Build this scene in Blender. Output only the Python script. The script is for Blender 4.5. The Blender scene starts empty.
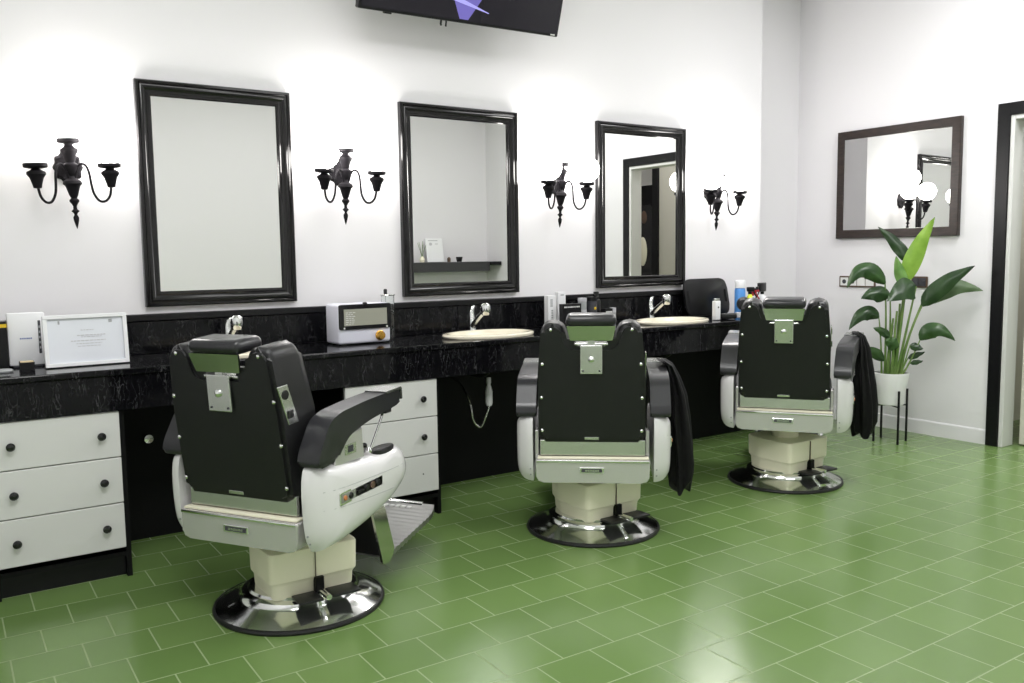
import bpy, bmesh, math, random
from mathutils import Vector, Matrix
random.seed(7)
PI = math.pi
scene = bpy.context.scene
COL = scene.collection

# ------------------------------------------------------------------ materials
def mat(name, color=(.8, .8, .8), rough=.5, metal=0., coat=0., emit=None, estr=0., trans=0., ior=1.45, spec=.5):
    m = bpy.data.materials.new(name); m.use_nodes = True
    b = m.node_tree.nodes['Principled BSDF']
    b.inputs['Base Color'].default_value = (*color, 1)
    b.inputs['Roughness'].default_value = rough
    b.inputs['Metallic'].default_value = metal
    b.inputs['Coat Weight'].default_value = coat
    b.inputs['Coat Roughness'].default_value = .08
    b.inputs['Transmission Weight'].default_value = trans
    b.inputs['IOR'].default_value = ior
    b.inputs['Specular IOR Level'].default_value = spec
    if emit:
        b.inputs['Emission Color'].default_value = (*emit, 1)
        b.inputs['Emission Strength'].default_value = estr
    return m

def nt(m): return m.node_tree.nodes, m.node_tree.links, m.node_tree.nodes['Principled BSDF']

def bump(m, scale=200., strength=.1, dist=.002, detail=3., stretch=(1, 1, 1)):
    n, l, b = nt(m)
    tc = n.new('ShaderNodeTexCoord'); mp = n.new('ShaderNodeMapping'); mp.inputs['Scale'].default_value = stretch
    no = n.new('ShaderNodeTexNoise'); no.inputs['Scale'].default_value = scale; no.inputs['Detail'].default_value = detail
    bp = n.new('ShaderNodeBump'); bp.inputs['Strength'].default_value = strength; bp.inputs['Distance'].default_value = dist
    l.new(tc.outputs['Object'], mp.inputs['Vector']); l.new(mp.outputs['Vector'], no.inputs['Vector'])
    l.new(no.outputs['Fac'], bp.inputs['Height']); l.new(bp.outputs['Normal'], b.inputs['Normal'])
    return m

def mottle(m, c1, c2, scale=6., stretch=(1, 1, 1), lo=.35, hi=.65, detail=4., distort=0.):
    n, l, b = nt(m)
    tc = n.new('ShaderNodeTexCoord'); mp = n.new('ShaderNodeMapping'); mp.inputs['Scale'].default_value = stretch
    no = n.new('ShaderNodeTexNoise'); no.inputs['Scale'].default_value = scale; no.inputs['Detail'].default_value = detail
    no.inputs['Distortion'].default_value = distort
    r = n.new('ShaderNodeValToRGB'); r.color_ramp.elements[0].position = lo; r.color_ramp.elements[1].position = hi
    r.color_ramp.elements[0].color = (*c1, 1); r.color_ramp.elements[1].color = (*c2, 1)
    l.new(tc.outputs['Object'], mp.inputs['Vector']); l.new(mp.outputs['Vector'], no.inputs['Vector'])
    l.new(no.outputs['Fac'], r.inputs['Fac']); l.new(r.outputs['Color'], b.inputs['Base Color'])
    return m

def marble():
    m = mat('black_marble', rough=.1, spec=.22)
    n, l, b = nt(m)
    tc = n.new('ShaderNodeTexCoord'); mp = n.new('ShaderNodeMapping'); mp.inputs['Scale'].default_value = (20, 20, 6)
    mp.inputs['Rotation'].default_value = (0, .25, 0)
    no = n.new('ShaderNodeTexNoise'); no.inputs['Scale'].default_value = 2.6; no.inputs['Detail'].default_value = 7; no.inputs['Distortion'].default_value = .7
    r = n.new('ShaderNodeValToRGB'); e = r.color_ramp.elements
    e[0].position = .478; e[0].color = (.004, .004, .005, 1); e[1].position = .5; e[1].color = (.075, .075, .078, 1)
    x = e.new(.522); x.color = (.005, .005, .006, 1)
    no2 = n.new('ShaderNodeTexNoise'); no2.inputs['Scale'].default_value = 1.1; no2.inputs['Detail'].default_value = 3
    r2 = n.new('ShaderNodeValToRGB'); r2.color_ramp.elements[0].position = .42; r2.color_ramp.elements[1].position = .7
    mx = n.new('ShaderNodeMix'); mx.data_type = 'RGBA'; mx.inputs['A'].default_value = (.004, .004, .005, 1)
    l.new(tc.outputs['Object'], mp.inputs['Vector']); l.new(mp.outputs['Vector'], no.inputs['Vector']); l.new(mp.outputs['Vector'], no2.inputs['Vector'])
    l.new(no.outputs['Fac'], r.inputs['Fac']); l.new(no2.outputs['Fac'], r2.inputs['Fac'])
    l.new(r2.outputs['Color'], mx.inputs['Factor']); l.new(r.outputs['Color'], mx.inputs['B']); l.new(mx.outputs['Result'], b.inputs['Base Color'])
    return m

def tiles():
    m = mat('green_floor_tile', rough=.25, spec=.7)
    n, l, b = nt(m)
    # tile grid: columns run along the counter, rows towards it (fractions of one tile per metre)
    gu = (4.57405, -0.0745, -0.19375); gv = (-0.02909, -4.68674, 1.02675)
    tc = n.new('ShaderNodeTexCoord')
    def axis(g):
        d = n.new('ShaderNodeVectorMath'); d.operation = 'DOT_PRODUCT'; d.inputs[1].default_value = (g[0], g[1], 0)
        a = n.new('ShaderNodeMath'); a.operation = 'ADD'; a.inputs[1].default_value = g[2]
        l.new(tc.outputs['Object'], d.inputs[0]); l.new(d.outputs['Value'], a.inputs[0]); return a
    cmb = n.new('ShaderNodeCombineXYZ'); l.new(axis(gu).outputs[0], cmb.inputs['X']); l.new(axis(gv).outputs[0], cmb.inputs['Y'])
    br = n.new('ShaderNodeTexBrick'); br.offset = .5; br.offset_frequency = 2; br.squash = 1
    br.inputs['Scale'].default_value = 1; br.inputs['Brick Width'].default_value = 1; br.inputs['Row Height'].default_value = 1
    br.inputs['Mortar Size'].default_value = .0135; br.inputs['Mortar Smooth'].default_value = .25; br.inputs['Bias'].default_value = 0
    br.inputs['Color1'].default_value = (.126, .210, .062, 1); br.inputs['Color2'].default_value = (.146, .238, .073, 1)
    br.inputs['Mortar'].default_value = (.255, .33, .165, 1)
    no = n.new('ShaderNodeTexNoise'); no.inputs['Scale'].default_value = 1.6; no.inputs['Detail'].default_value = 1
    r = n.new('ShaderNodeValToRGB'); r.color_ramp.elements[0].position = .3; r.color_ramp.elements[1].position = .75
    r.color_ramp.elements[0].color = (.95, .96, .94, 1); r.color_ramp.elements[1].color = (1.04, 1.03, 1.04, 1)
    mx = n.new('ShaderNodeMix'); mx.data_type = 'RGBA'; mx.blend_type = 'MULTIPLY'; mx.inputs['Factor'].default_value = 1
    rr = n.new('ShaderNodeMapRange'); rr.inputs['To Min'].default_value = .20; rr.inputs['To Max'].default_value = .26
    ra = n.new('ShaderNodeMath'); ra.operation = 'MAXIMUM'
    rm = n.new('ShaderNodeMath'); rm.operation = 'MULTIPLY'; rm.inputs[1].default_value = .6
    bp = n.new('ShaderNodeBump'); bp.inputs['Strength'].default_value = .5; bp.inputs['Distance'].default_value = .0015; bp.invert = True
    no3 = n.new('ShaderNodeTexNoise'); no3.inputs['Scale'].default_value = 5; no3.inputs['Detail'].default_value = 0
    bp2 = n.new('ShaderNodeBump'); bp2.inputs['Strength'].default_value = .03; bp2.inputs['Distance'].default_value = .01
    l.new(cmb.outputs[0], br.inputs['Vector']); l.new(tc.outputs['Object'], no.inputs['Vector']); l.new(tc.outputs['Object'], no3.inputs['Vector'])
    l.new(no.outputs['Fac'], r.inputs['Fac']); l.new(br.outputs['Color'], mx.inputs['A']); l.new(r.outputs['Color'], mx.inputs['B'])
    l.new(mx.outputs['Result'], b.inputs['Base Color'])
    l.new(no.outputs['Fac'], rr.inputs['Value']); l.new(br.outputs['Fac'], rm.inputs[0]); l.new(rr.outputs['Result'], ra.inputs[0]); l.new(rm.outputs[0], ra.inputs[1])
    l.new(ra.outputs[0], b.inputs['Roughness'])
    l.new(no3.outputs['Fac'], bp2.inputs['Height']); l.new(bp2.outputs['Normal'], bp.inputs['Normal'])
    l.new(br.outputs['Fac'], bp.inputs['Height']); l.new(bp.outputs['Normal'], b.inputs['Normal'])
    return m

M = {}
M['wall'] = bump(mat('white_wall_paint', (.79, .773, .80), .6), 90, .06, .002)
M['hall'] = bump(mat('beige_hall_paint', (.62, .60, .52), .6), 90, .06, .002)
M['floor'] = tiles()
M['marble'] = marble()
M['black_trim'] = bump(mat('black_trim_paint', (.007, .007, .008), .3, spec=.3), 40, .05)
M['black_matte'] = bump(mat('black_matte_paint', (.004, .004, .0045), .5, spec=.2), 40, .05)
M['lacquer'] = mat('black_lacquer', (.005, .0045, .005), .13)
M['sconce'] = mat('black_turned_iron', (.012, .011, .013), .5, spec=.08)
M['mirror'] = mat('mirror_glass', (.79, .795, .775), .0, 1.)
M['darkwood'] = bump(mottle(mat('dark_stained_wood', rough=.38), (.016, .010, .008), (.036, .022, .017), 5, (3, 1, 14), .35, .7), 30, .1, stretch=(1, 1, 12))
M['drawer'] = bump(mat('drawer_white_lacquer', (.65, .65, .635), .35), 30, .03)
M['knob'] = mat('black_gloss_knob', (.008, .008, .009), .2, coat=.3)
M['vinyl'] = bump(mat('black_vinyl', (.010, .010, .011), .38), 260, .12, .001)
M['vinyl_grey'] = bump(mat('worn_charcoal_vinyl', (.020, .020, .023), .29, coat=.12), 240, .1, .001)
M['panel'] = bump(mat('black_back_panel', (.008, .008, .009), .42), 150, .1, .001)
M['chrome'] = mat('chrome', (.82, .83, .82), .13, 1.)
M['plate'] = mat('headrest_chrome', (.52, .53, .52), .12, 1.)
M['steel'] = bump(mat('brushed_steel', (.66, .67, .65), .24, 1.), 60, .04, .001, stretch=(1, 1, 20))
M['housing'] = bump(mat('pale_polished_metal', (.68, .66, .67), .27, .65), 30, .03, .001)
M['enamel'] = mat('white_enamel', (.74, .725, .735), .18, coat=.4)
M['cream'] = bump(mat('cream_plastic', (.90, .86, .68), .42), 40, .04)
M['ceramic'] = mat('cream_ceramic', (.80, .74, .60), .15, coat=.4)
M['rubber'] = mat('black_rubber', (.010, .010, .011), .4)
M['whiteplastic'] = mat('white_plastic', (.82, .82, .84), .3)
M['lilac'] = mat('cool_white_plastic', (.74, .74, .84), .3)
M['grey'] = mat('grey_plastic', (.35, .36, .37), .4)
M['panelgrey'] = mat('satin_grey_panel', (.30, .31, .28), .35, .3)
M['lightgrey'] = mat('light_grey_print', (.50, .50, .53), .5)
M['darkprint'] = mat('dark_print', (.05, .05, .06), .5)
M['blueprint'] = mat('blue_print', (.12, .17, .42), .5)
M['whiteprint'] = mat('white_print', (.75, .75, .74), .5)
M['paper'] = mat('white_paper', (.80, .81, .85), .5)
M['gold'] = mat('gold_knob', (.75, .42, .08), .25, .8)
M['glass'] = mat('clear_glass', (.95, .97, .96), .02, trans=1., ior=1.4)
M['smoke'] = mat('cabinet_window_pane', (.36, .36, .30), .12, coat=.5)  # steriliser window pane, one even yellowish grey with a glossy coat
M['yellow'] = mat('yellow_plastic', (.72, .78, .03), .3)
M['yellowband'] = mat('yellow_band', (.75, .50, .02), .4)
M['blue'] = mat('blue_label', (.10, .32, .78), .3)
M['red'] = mat('red_plastic', (.35, .01, .02), .3)
M['tan'] = mat('tan_card', (.72, .58, .36), .6)
M['brown'] = mat('brown_plastic', (.10, .06, .04), .4)
M['orange'] = mat('orange_lamp', (.55, .20, .07), .4)
M['pot'] = bump(mat('white_ceramic_pot', (.78, .78, .78), .4), 60, .04)
M['soil'] = bump(mat('dark_soil', (.02, .014, .01), .9), 60, .8, .01)
M['cloth'] = bump(mat('black_cape_fabric', (.0045, .0045, .005), .7, spec=.25), 60, .3, .004)
M['leaf'] = mottle(mat('leaf_green', rough=.32), (.020, .055, .014), (.038, .092, .020), 10)
M['leaf_bright'] = mottle(mat('leaf_bright_green', rough=.35), (.17, .32, .035), (.25, .42, .06), 10)
M['leaf_pale'] = mottle(mat('leaf_pale_green', rough=.35), (.11, .24, .06), (.18, .32, .09), 10)
M['leaf_dark'] = mottle(mat('leaf_dark_green', rough=.3), (.011, .032, .010), (.024, .058, .016), 10)
M['leaf_under'] = mottle(mat('leaf_underside_green', rough=.5), (.075, .125, .055), (.11, .17, .08), 10)
M['stem'] = mottle(mat('stem_green', rough=.4), (.10, .19, .04), (.2, .3, .09), 8)
M['globe'] = mat('lit_globe_glass', (.9, .9, .9), .3, emit=(1, .97, .93), estr=29.)
M['globe_dim'] = mat('dim_globe_glass', (.9, .88, .82), .3, emit=(1, .95, .86), estr=3.5)
M['screen'] = mat('dark_screen', (.012, .011, .014), .16, emit=(.05, .04, .07), estr=.1)
M['purple'] = mat('purple_screen_image', (.05, .04, .1), .2, emit=(.20, .17, .62), estr=.75)
M['lilacline'] = mat('lilac_screen_image', (.1, .1, .2), .2, emit=(.45, .42, .95), estr=.9)
M['ceil'] = mat('ceiling_paint', (.85, .85, .85), .7)
M['ribs'] = mat('ribbed_cast_metal', (.40, .40, .40), .36, 1.)

# ------------------------------------------------------------------ mesh builder
class MB:
    def __init__(s): s.bm = bmesh.new()
    def box(s, x0, x1, y0, y1, z0, z1, bev=0., seg=2, rot=None):
        vs = [s.bm.verts.new((x, y, z)) for z in (z0, z1) for y in (y0, y1) for x in (x0, x1)]
        fs = [(0, 2, 3, 1), (4, 5, 7, 6), (0, 1, 5, 4), (2, 6, 7, 3), (0, 4, 6, 2), (1, 3, 7, 5)]
        faces = [s.bm.faces.new([vs[i] for i in f]) for f in fs]
        if bev > 0:
            es = list({e for f in faces for e in f.edges})
            r = bmesh.ops.bevel(s.bm, geom=es, offset=bev, segments=seg, affect='EDGES', profile=.5)
            vs = list({v for v in r['verts']} | {v for v in vs if v.is_valid})
        if rot: bmesh.ops.transform(s.bm, matrix=rot, verts=[v for v in vs if v.is_valid])
        return s
    def rings(s, rings, cap=True, closed=True):
        vr = [[s.bm.verts.new(p) for p in r] for r in rings]
        n = len(vr[0])
        for a, b in zip(vr, vr[1:]):
            for i in range(n if closed else n - 1):
                j = (i + 1) % n
                s.bm.faces.new((a[i], a[j], b[j], b[i]))
        if cap:
            s.bm.faces.new(vr[0][::-1]); s.bm.faces.new(vr[-1])
        return s
    def lathe(s, prof, c=(0, 0, 0), n=32, ax='z', sx=1., sy=1., cap=True):
        R = []
        for r, h in prof:
            ring = []
            for i in range(n):
                a = 2 * PI * i / n; u, v = r * math.cos(a) * sx, r * math.sin(a) * sy
                p = {'z': (u, v, h), 'y': (u, h, -v), 'x': (h, u, v)}[ax]
                ring.append((p[0] + c[0], p[1] + c[1], p[2] + c[2]))
            R.append(ring)
        return s.rings(R, cap)
    def cyl(s, r, p0, p1, n=20, r1=None):
        return s.tube([p0, p1], r, n, radii=[r, r if r1 is None else r1])
    def tube(s, pts, r, n=10, radii=None, cap=True):
        pts = [Vector(p) for p in pts]; R = []
        t0 = (pts[1] - pts[0]).normalized()
        u = t0.orthogonal().normalized()
        for i, p in enumerate(pts):
            a = pts[max(i - 1, 0)]; b = pts[min(i + 1, len(pts) - 1)]
            t = (b - a).normalized()
            u = (u - t * u.dot(t)).normalized(); v = t.cross(u)
            rr = radii[i] if radii else r
            R.append([p + (u * math.cos(2 * PI * k / n) + v * math.sin(2 * PI * k / n)) * rr for k in range(n)])
        return s.rings(R, cap)
    def prism(s, poly, h0, h1, ax='z', bev=0., seg=3, which='all'):
        # poly: list of 2D points, extruded along ax between h0 and h1
        def P(q, h): return {'z': (q[0], q[1], h), 'y': (q[0], h, q[1]), 'x': (h, q[0], q[1])}[ax]
        a = [s.bm.verts.new(P(q, h0)) for q in poly]; b = [s.bm.verts.new(P(q, h1)) for q in poly]
        f0 = s.bm.faces.new(a[::-1]); f1 = s.bm.faces.new(b); n = len(poly); side = []
        for i in range(n):
            j = (i + 1) % n; side.append(s.bm.faces.new((a[i], a[j], b[j], b[i])))
        if bev > 0:
            if which == 'all': es = list(set(f0.edges) | set(f1.edges))
            elif which == '0': es = list(f0.edges)
            else: es = list(f1.edges)
            bmesh.ops.bevel(s.bm, geom=es, offset=bev, segments=seg, affect='EDGES', profile=.5)
        return s
    def sphere(s, r, c, n=24, m=16, sz=1.):
        prof = [(max(1e-4, r * math.sin(PI * i / m)), -r * sz * math.cos(PI * i / m)) for i in range(m + 1)]
        return s.lathe(prof, c, n)
    def quad(s, *pts):
        s.bm.faces.new([s.bm.verts.new(p) for p in pts]); return s
    def build(s, name, m, parent=None, loc=None, smooth=True, angle=35):
        bmesh.ops.recalc_face_normals(s.bm, faces=s.bm.faces)
        me = bpy.data.meshes.new(name); s.bm.to_mesh(me); s.bm.free()
        me.materials.append(M[m] if isinstance(m, str) else m)
        o = bpy.data.objects.new(name, me); COL.objects.link(o)
        if smooth:
            for p in me.polygons: p.use_smooth = True
            try: me.set_sharp_from_angle(angle=math.radians(angle))
            except Exception: pass
        if parent: o.parent = parent
        if loc: o.location = loc
        return o

def round_poly(pts, r, n=5):
    """round the corners of a 2D polygon; r one radius or one per corner"""
    out = []; k = len(pts)
    for i in range(k):
        p = Vector(pts[i]); a = Vector(pts[i - 1]); b = Vector(pts[(i + 1) % k])
        rr = r[i] if isinstance(r, (list, tuple)) else r
        if rr <= 0: out.append(tuple(p)); continue
        da, db = (a - p), (b - p); d = min(rr, da.length * .49, db.length * .49)
        s, e = p + da.normalized() * d, p + db.normalized() * d
        for j in range(n + 1):
            t = j / n; q = s * (1 - t) ** 2 + p * 2 * t * (1 - t) + e * t * t
            out.append((q.x, q.y))
    return out

def bez(p0, p1, p2, n):
    p0, p1, p2 = Vector(p0), Vector(p1), Vector(p2)
    return [p0 * (1 - t) ** 2 + p1 * 2 * t * (1 - t) + p2 * t * t for t in [i / n for i in range(n + 1)]]

def crom(pts, n=6):
    P = [Vector(p) for p in pts]; P = [P[0] * 2 - P[1]] + P + [P[-1] * 2 - P[-2]]; out = []
    for i in range(1, len(P) - 2):
        for j in range(n):
            t = j / n; a, b, c, d = P[i - 1], P[i], P[i + 1], P[i + 2]
            out.append(.5 * ((2 * b) + (c - a) * t + (2 * a - 5 * b + 4 * c - d) * t * t + (3 * b - a - 3 * c + d) * t ** 3))
    out.append(P[-2]); return out

def thing(name, label, cat, loc=(0, 0, 0), rz=0., group=None):
    o = bpy.data.objects.new(name, None); COL.objects.link(o); o.empty_display_size = .1
    o.location = loc; o.rotation_euler = (0, 0, rz); o['label'] = label; o['category'] = cat
    if group: o['group'] = group
    return o
def tag(o, label, cat, group=None):
    o['label'] = label; o['category'] = cat
    if group: o['group'] = group
    return o
def struct(o): o['kind'] = 'structure'; return o
def kids(o): return [c for c in bpy.data.objects if c.parent == o]
def copy_tree(o, parent=None):
    c = o.copy(); COL.objects.link(c); c.parent = parent
    for k in kids(o): copy_tree(k, c)
    return c

# ------------------------------------------------------------------ the room
XL, XR, YF, YB, ZC = -3.2, 4.43, -3.6, 1.35, 3.4
YR = 1.58                                   # recess at the end of the mirror wall
struct(MB().box(XL - .1, 7.6, YF - .1, YR + .1, -.1, 0).build('floor', 'floor', smooth=False))
struct(MB().box(XL - .1, 7.6, YF - .1, YR + .1, ZC, ZC + .1).build('ceiling', 'ceil', smooth=False))
struct(MB().prism([(XL - .1, YB), (3.70, YB), (3.70, YR), (XR + .12, YR), (XR + .12, YR + .1), (XL - .1, YR + .1)], 0, ZC).build('wall_back', 'wall', smooth=False))
DY0, DY1, DZ = -.093, -.93, 2.20             # door opening in the right wall
b = MB(); b.box(XR, XR + .12, DY0, YR, 0, ZC); b.box(XR, XR + .12, YF, DY1, 0, ZC); b.box(XR, XR + .12, DY1, DY0, DZ, ZC)
struct(b.build('wall_right', 'wall', smooth=False))
struct(MB().box(XL - .1, XL, YF, YB, 0, ZC).build('wall_left', 'wall', smooth=False))
struct(MB().box(XL - .1, 7.6, YF - .1, YF, 0, ZC).build('wall_front', 'wall', smooth=False))
struct(MB().box(7.5, 7.6, YF, YR, 0, ZC).build('wall_hall_end', 'hall', smooth=False))
struct(MB().box(XR + .12, 7.5, .3, .4, 0, ZC).build('wall_hall_side', 'hall', smooth=False))
# door casing, jamb lining, open leaf
b = MB(); cw = .08
b.box(XR - .022, XR - .001, DY0, DY0 + cw, 0, DZ + cw, .003); b.box(XR - .022, XR - .001, DY1 - cw, DY1, 0, DZ + cw, .003)
b.box(XR - .022, XR - .001, DY1, DY0, DZ, DZ + cw, .003)
struct(b.build('trim_1', 'black_trim', smooth=False))
b = MB(); b.box(XR - .012, XR + .13, DY0 - .03, DY0 - .001, 0, DZ - .001, .004); b.box(XR - .012, XR + .13, DY1 + .001, DY1 + .03, 0, DZ - .001, .004)
b.box(XR - .012, XR + .13, DY1 + .03, DY0 - .03, DZ - .03, DZ - .001, .004)
struct(b.build('trim_2', 'drawer', smooth=False))
leaf = struct(MB().box(XR + .14, XR + .98, DY0 - .105, DY0 - .065, .01, DZ - .04, .004).build('door_1', 'hall', smooth=False))
dh = MB(); dh.cyl(.01, (XR + .9, DY0 - .105, 1.02), (XR + .9, DY0 - .155, 1.02)); dh.cyl(.009, (XR + .9, DY0 - .15, 1.02), (XR + .79, DY0 - .15, 1.02)); dh.build('door_handle', 'chrome', leaf)
# baseboard on the right wall
bp_ = [(0, 0), (-.007, 0), (-.007, .094), (-.004, .102), (0, .104)]
b = MB()
for y0, y1 in ((DY0 + cw + .001, YR - .001), (YF + .001, DY1 - cw - .001)):
    b.rings([[(XR + p[0] - .001, y, p[1]) for p in bp_] for y in (y0, y1)])
struct(b.build('baseboard_right', 'wall', smooth=False))
# black wall panel below the counter
struct(MB().box(XL + .01, 3.68, YB - .02, YB - .001, 0, .86).build('trim_3', 'black_matte', smooth=False))

# ------------------------------------------------------------------ counter
CT = .89; CF = .795; CB = 1.325
SINKS = [(-.345, 1.0), (1.05, 1.0), (2.45, 1.0)]
cnt = thing('vanity_counter', 'long black marble counter running under the three tall mirrors', 'counter', (0, 0, 0))
top = MB().box(XL + .02, 3.68, CF, YB - .002, CT - .028, CT, .006).build('worktop', 'marble', cnt, smooth=False)
cut = MB()
for sx_, sy_ in SINKS: cut.lathe([(1, CT - .2), (1, CT + .1)], (sx_, sy_, 0), 48, sx=.24, sy=.162)
cuto = cut.build('cutter', 'marble')
md = top.modifiers.new('hole', 'BOOLEAN'); md.object = cuto; md.operation = 'DIFFERENCE'; md.solver = 'EXACT'
dg = bpy.context.evaluated_depsgraph_get(); dg.update()
nm = bpy.data.meshes.new_from_object(top.evaluated_get(dg)); top.modifiers.clear(); top.data = nm
bpy.data.objects.remove(cuto, do_unlink=True)
MB().box(XL + .02, 3.68, CF + .012, CF + .037, .715, CT - .029, .002).build('apron', 'marble', cnt, smooth=False)
bs = MB().box(XL + .02, 3.30, CB, YB - .002, CT + .001, 1.045, .003).build('backsplash', 'marble', cnt, smooth=False)
MB().box(XL + .02, 3.30, CB - .008, YB - .002, 1.046, 1.079, .004).build('top_trim', 'black_trim', bs, smooth=False)
MB().box(3.655, 3.68, CF + .045, YB - .025, 0, .86).build('end_panel', 'black_matte', cnt, smooth=False)

# ------------------------------------------------------------------ drawer cabinets
def cabinet(label, x0, x1, knobs):
    c = thing('drawer_cabinet', label, 'cabinet', (x0, 0, 0), group='white drawer cabinets under the counter')
    w = x1 - x0; yf = .835
    b = MB(); b.box(0, .02, yf, 1.30, 0, .712); b.box(w - .02, w, yf, 1.30, 0, .712); b.box(.02, w - .02, 1.28, 1.30, 0, .712)
    b.box(.02, w - .02, yf, 1.28, .69, .712); b.box(.02, w - .02, yf, 1.28, .09, .11)
    b.build('carcass', 'black_matte', c, smooth=False)
    MB().box(.02, w - .02, yf + .035, yf + .05, 0, .09).build('toe_kick', 'black_trim', c, smooth=False)
    for i, (z0, z1) in enumerate(((.522, .712), (.328, .518), (.134, .324))):
        d = MB().box(.006, w - .022, yf - .02, yf - .001, z0, z1, .003).build('drawer', 'drawer', c, smooth=False)
        for k, kx in enumerate(knobs):
            if i == 2 and label.startswith('narrow') and k == len(knobs) - 1:
                MB().cyl(.004, (kx, yf - .0212, (z0 + z1) / 2), (kx, yf - .0195, (z0 + z1) / 2)).build('screw_hole', 'darkprint', d); continue
            prof = [(.006, -.001), (.006, -.010), (.013, -.014), (.0165, -.020), (.0165, -.025), (.011, -.031), (.001, -.033)]
            MB().lathe(prof, (kx, yf - .02, (z0 + z1) / 2), 20, 'y').build('knob', 'knob', d)
    return c
cabinet('wide white drawer cabinet at far left with two black knobs per drawer', -1.375, -.872, (.083, .408))
cabinet('narrow white drawer cabinet behind the nearest chair, lowest drawer missing a knob', .104, .633, (.085, .418))

# ------------------------------------------------------------------ sinks and taps
def sink(x, y, label):
    c = thing('oval_sink', label, 'sink', (x, y, CT), group='cream oval sinks in the counter')
    b = MB()
    prof = [(1.0, .0015), (1.02, .012), (1.0, .02), (.93, .022), (.86, .016), (.82, -.01), (.7, -.10), (.4, -.14), (.08, -.145)]
    outer = [(.08, -.155), (.42, -.15), (.74, -.11), (.845, -.02), (.86, -.001)]
    R = []
    for r, h in outer + prof: R.append([(r * .272 * math.cos(2 * PI * i / 56), r * .185 * math.sin(2 * PI * i / 56), h) for i in range(56)])
    b.rings(R).build('basin', 'ceramic', c, angle=60)
    MB().lathe([(.02, -.144), (.022, -.141), (.012, -.1405)], (0, 0, 0), 20).build('drain', 'chrome', c)
    b = MB(); b.tube(crom([(0, .0, -.156), (0, .02, -.20), (0, .08, -.225), (0, .18, -.23), (0, .3, -.23)], 6), .016, 12)
    b.build('waste_pipe', 'rubber', c)
    return c
def tap(x, y, label):
    c = thing('mixer_tap', label, 'tap', (x, y, CT), group='chrome mixer taps behind the sinks')
    MB().lathe([(.001, .001), (.03, .001), (.03, .006), (.024, .012), (.021, .03), (.021, .075), (.018, .085), (.001, .088)], n=24).build('tap_body', 'chrome', c)
    sp = MB().tube([(0, -.005, .04), (0, -.06, .085), (0, -.125, .128)], .013, 16, radii=[.019, .0165, .0155]).build('spout', 'steel', c)
    MB().lathe([(.001, .178), (.015, .177), (.026, .167), (.029, .15), (.027, .122), (.021, .110), (.016, .108), (.001, .110)], (0, -.145, 0), 24).build('spray_head', 'chrome', sp)
    l = MB(); l.tube([(0, .004, .086), (0, .006, .12), (.006, .004, .142), (.016, .0, .156)], .007, 14, radii=[.018, .015, .0135, .008]); l.build('lever', 'chrome', c)
    return c
SL = ['cream oval sink mostly hidden behind the nearest chair', 'cream oval sink below the middle tall mirror', 'cream oval sink below the rightmost tall mirror, behind the middle chair']
TL = ['chrome mixer tap poking up behind the nearest chair', 'chrome mixer tap at the sink below the middle tall mirror', 'chrome mixer tap slanting over the sink below the rightmost tall mirror']
for (x, y), a, t in zip(SINKS, SL, TL):
    sink(x, y, a); tap(x + .036, 1.23, t)
# hand shower parked under the middle of the counter, and its valve
c = thing('hand_shower', 'white hand shower hanging on a hose under the counter', 'shower', (1.045, 1.00, .60))
MB().lathe([(.001, .06), (.012, .058), (.013, .03), (.01, .02), (.016, .0), (.02, -.02), (.02, -.085), (.014, -.1), (.001, -.101)], n=18).build('shower_head', 'whiteplastic', c)
MB().tube(crom([(0, 0, -.1), (-.01, .02, -.16), (-.04, .03, -.22), (-.08, .04, -.18), (-.09, .06, -.08), (-.06, .2, .0), (-.05, .325, .03)], 6), .006, 8).build('hose', 'steel', c)
c = thing('stop_valve', 'small chrome stop valve under the counter left of nearest chair', 'valve', (-.70, 1.32, .50))
MB().cyl(.012, (0, .005, 0), (0, -.07, 0)).build('valve_body', 'steel', c)
MB().lathe([(.001, -.07), (.022, -.072), (.024, -.082), (.02, -.092), (.001, -.094)], n=16, ax='y').build('valve_knob', 'chrome', c)

# ------------------------------------------------------------------ tall mirrors
def frame_mirror(name, label, w, h, prof, frame_mat, loc, rz=0., group=None, tilt=0.):
    c = thing(name, label, 'mirror', loc, rz, group)
    R = []
    for (sx_, sz_) in ((-1, -1), (1, -1), (1, 1), (-1, 1), (-1, -1)):
        R.append([(sx_ * (w / 2 - d), -hh, sz_ * (h / 2 - d)) for d, hh in prof])
    b = MB(); b.rings(R, cap=False, closed=True)
    bmesh.ops.remove_doubles(b.bm, verts=b.bm.verts, dist=1e-5)
    b.build('frame', frame_mat, c, angle=25)
    i = prof[-2][0] - .002
    t = math.tan(math.radians(tilt)); gw = w / 2 - i; g = MB()
    g.box(-gw, gw, -.011, -.004, -h / 2 + i, h / 2 - i)
    for v in g.bm.verts: v.co.y -= (v.co.x * -t + gw * abs(t))
    g.build('mirror_glass', 'mirror', c, smooth=False)
    return c
MP = [(0, .001), (0, .030), (.005, .037), (.014, .038), (.020, .030), (.026, .032), (.034, .032), (.046, .023), (.054, .021), (.060, .023), (.067, .021), (.072, .012), (.072, .001)]
for (x0, x1, z0, z1), lb in zip([(-.661, .078, 1.112, 2.168), (.701, 1.482, 1.110, 2.180), (2.106, 2.890, 1.114, 2.181)],
        ['leftmost of the three tall mirrors in glossy black moulded frames', 'middle one of the three tall black framed mirrors', 'rightmost tall black framed mirror, reflecting the doorway']):
    frame_mirror('wall_mirror', lb, x1 - x0, z1 - z0, MP, 'lacquer', ((x0 + x1) / 2, YB - .001, (z0 + z1) / 2), group='tall black framed mirrors over the counter')
WP = [(0, .001), (0, .034), (.004, .038), (.058, .038), (.062, .034), (.066, .008), (.066, .001)]
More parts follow.
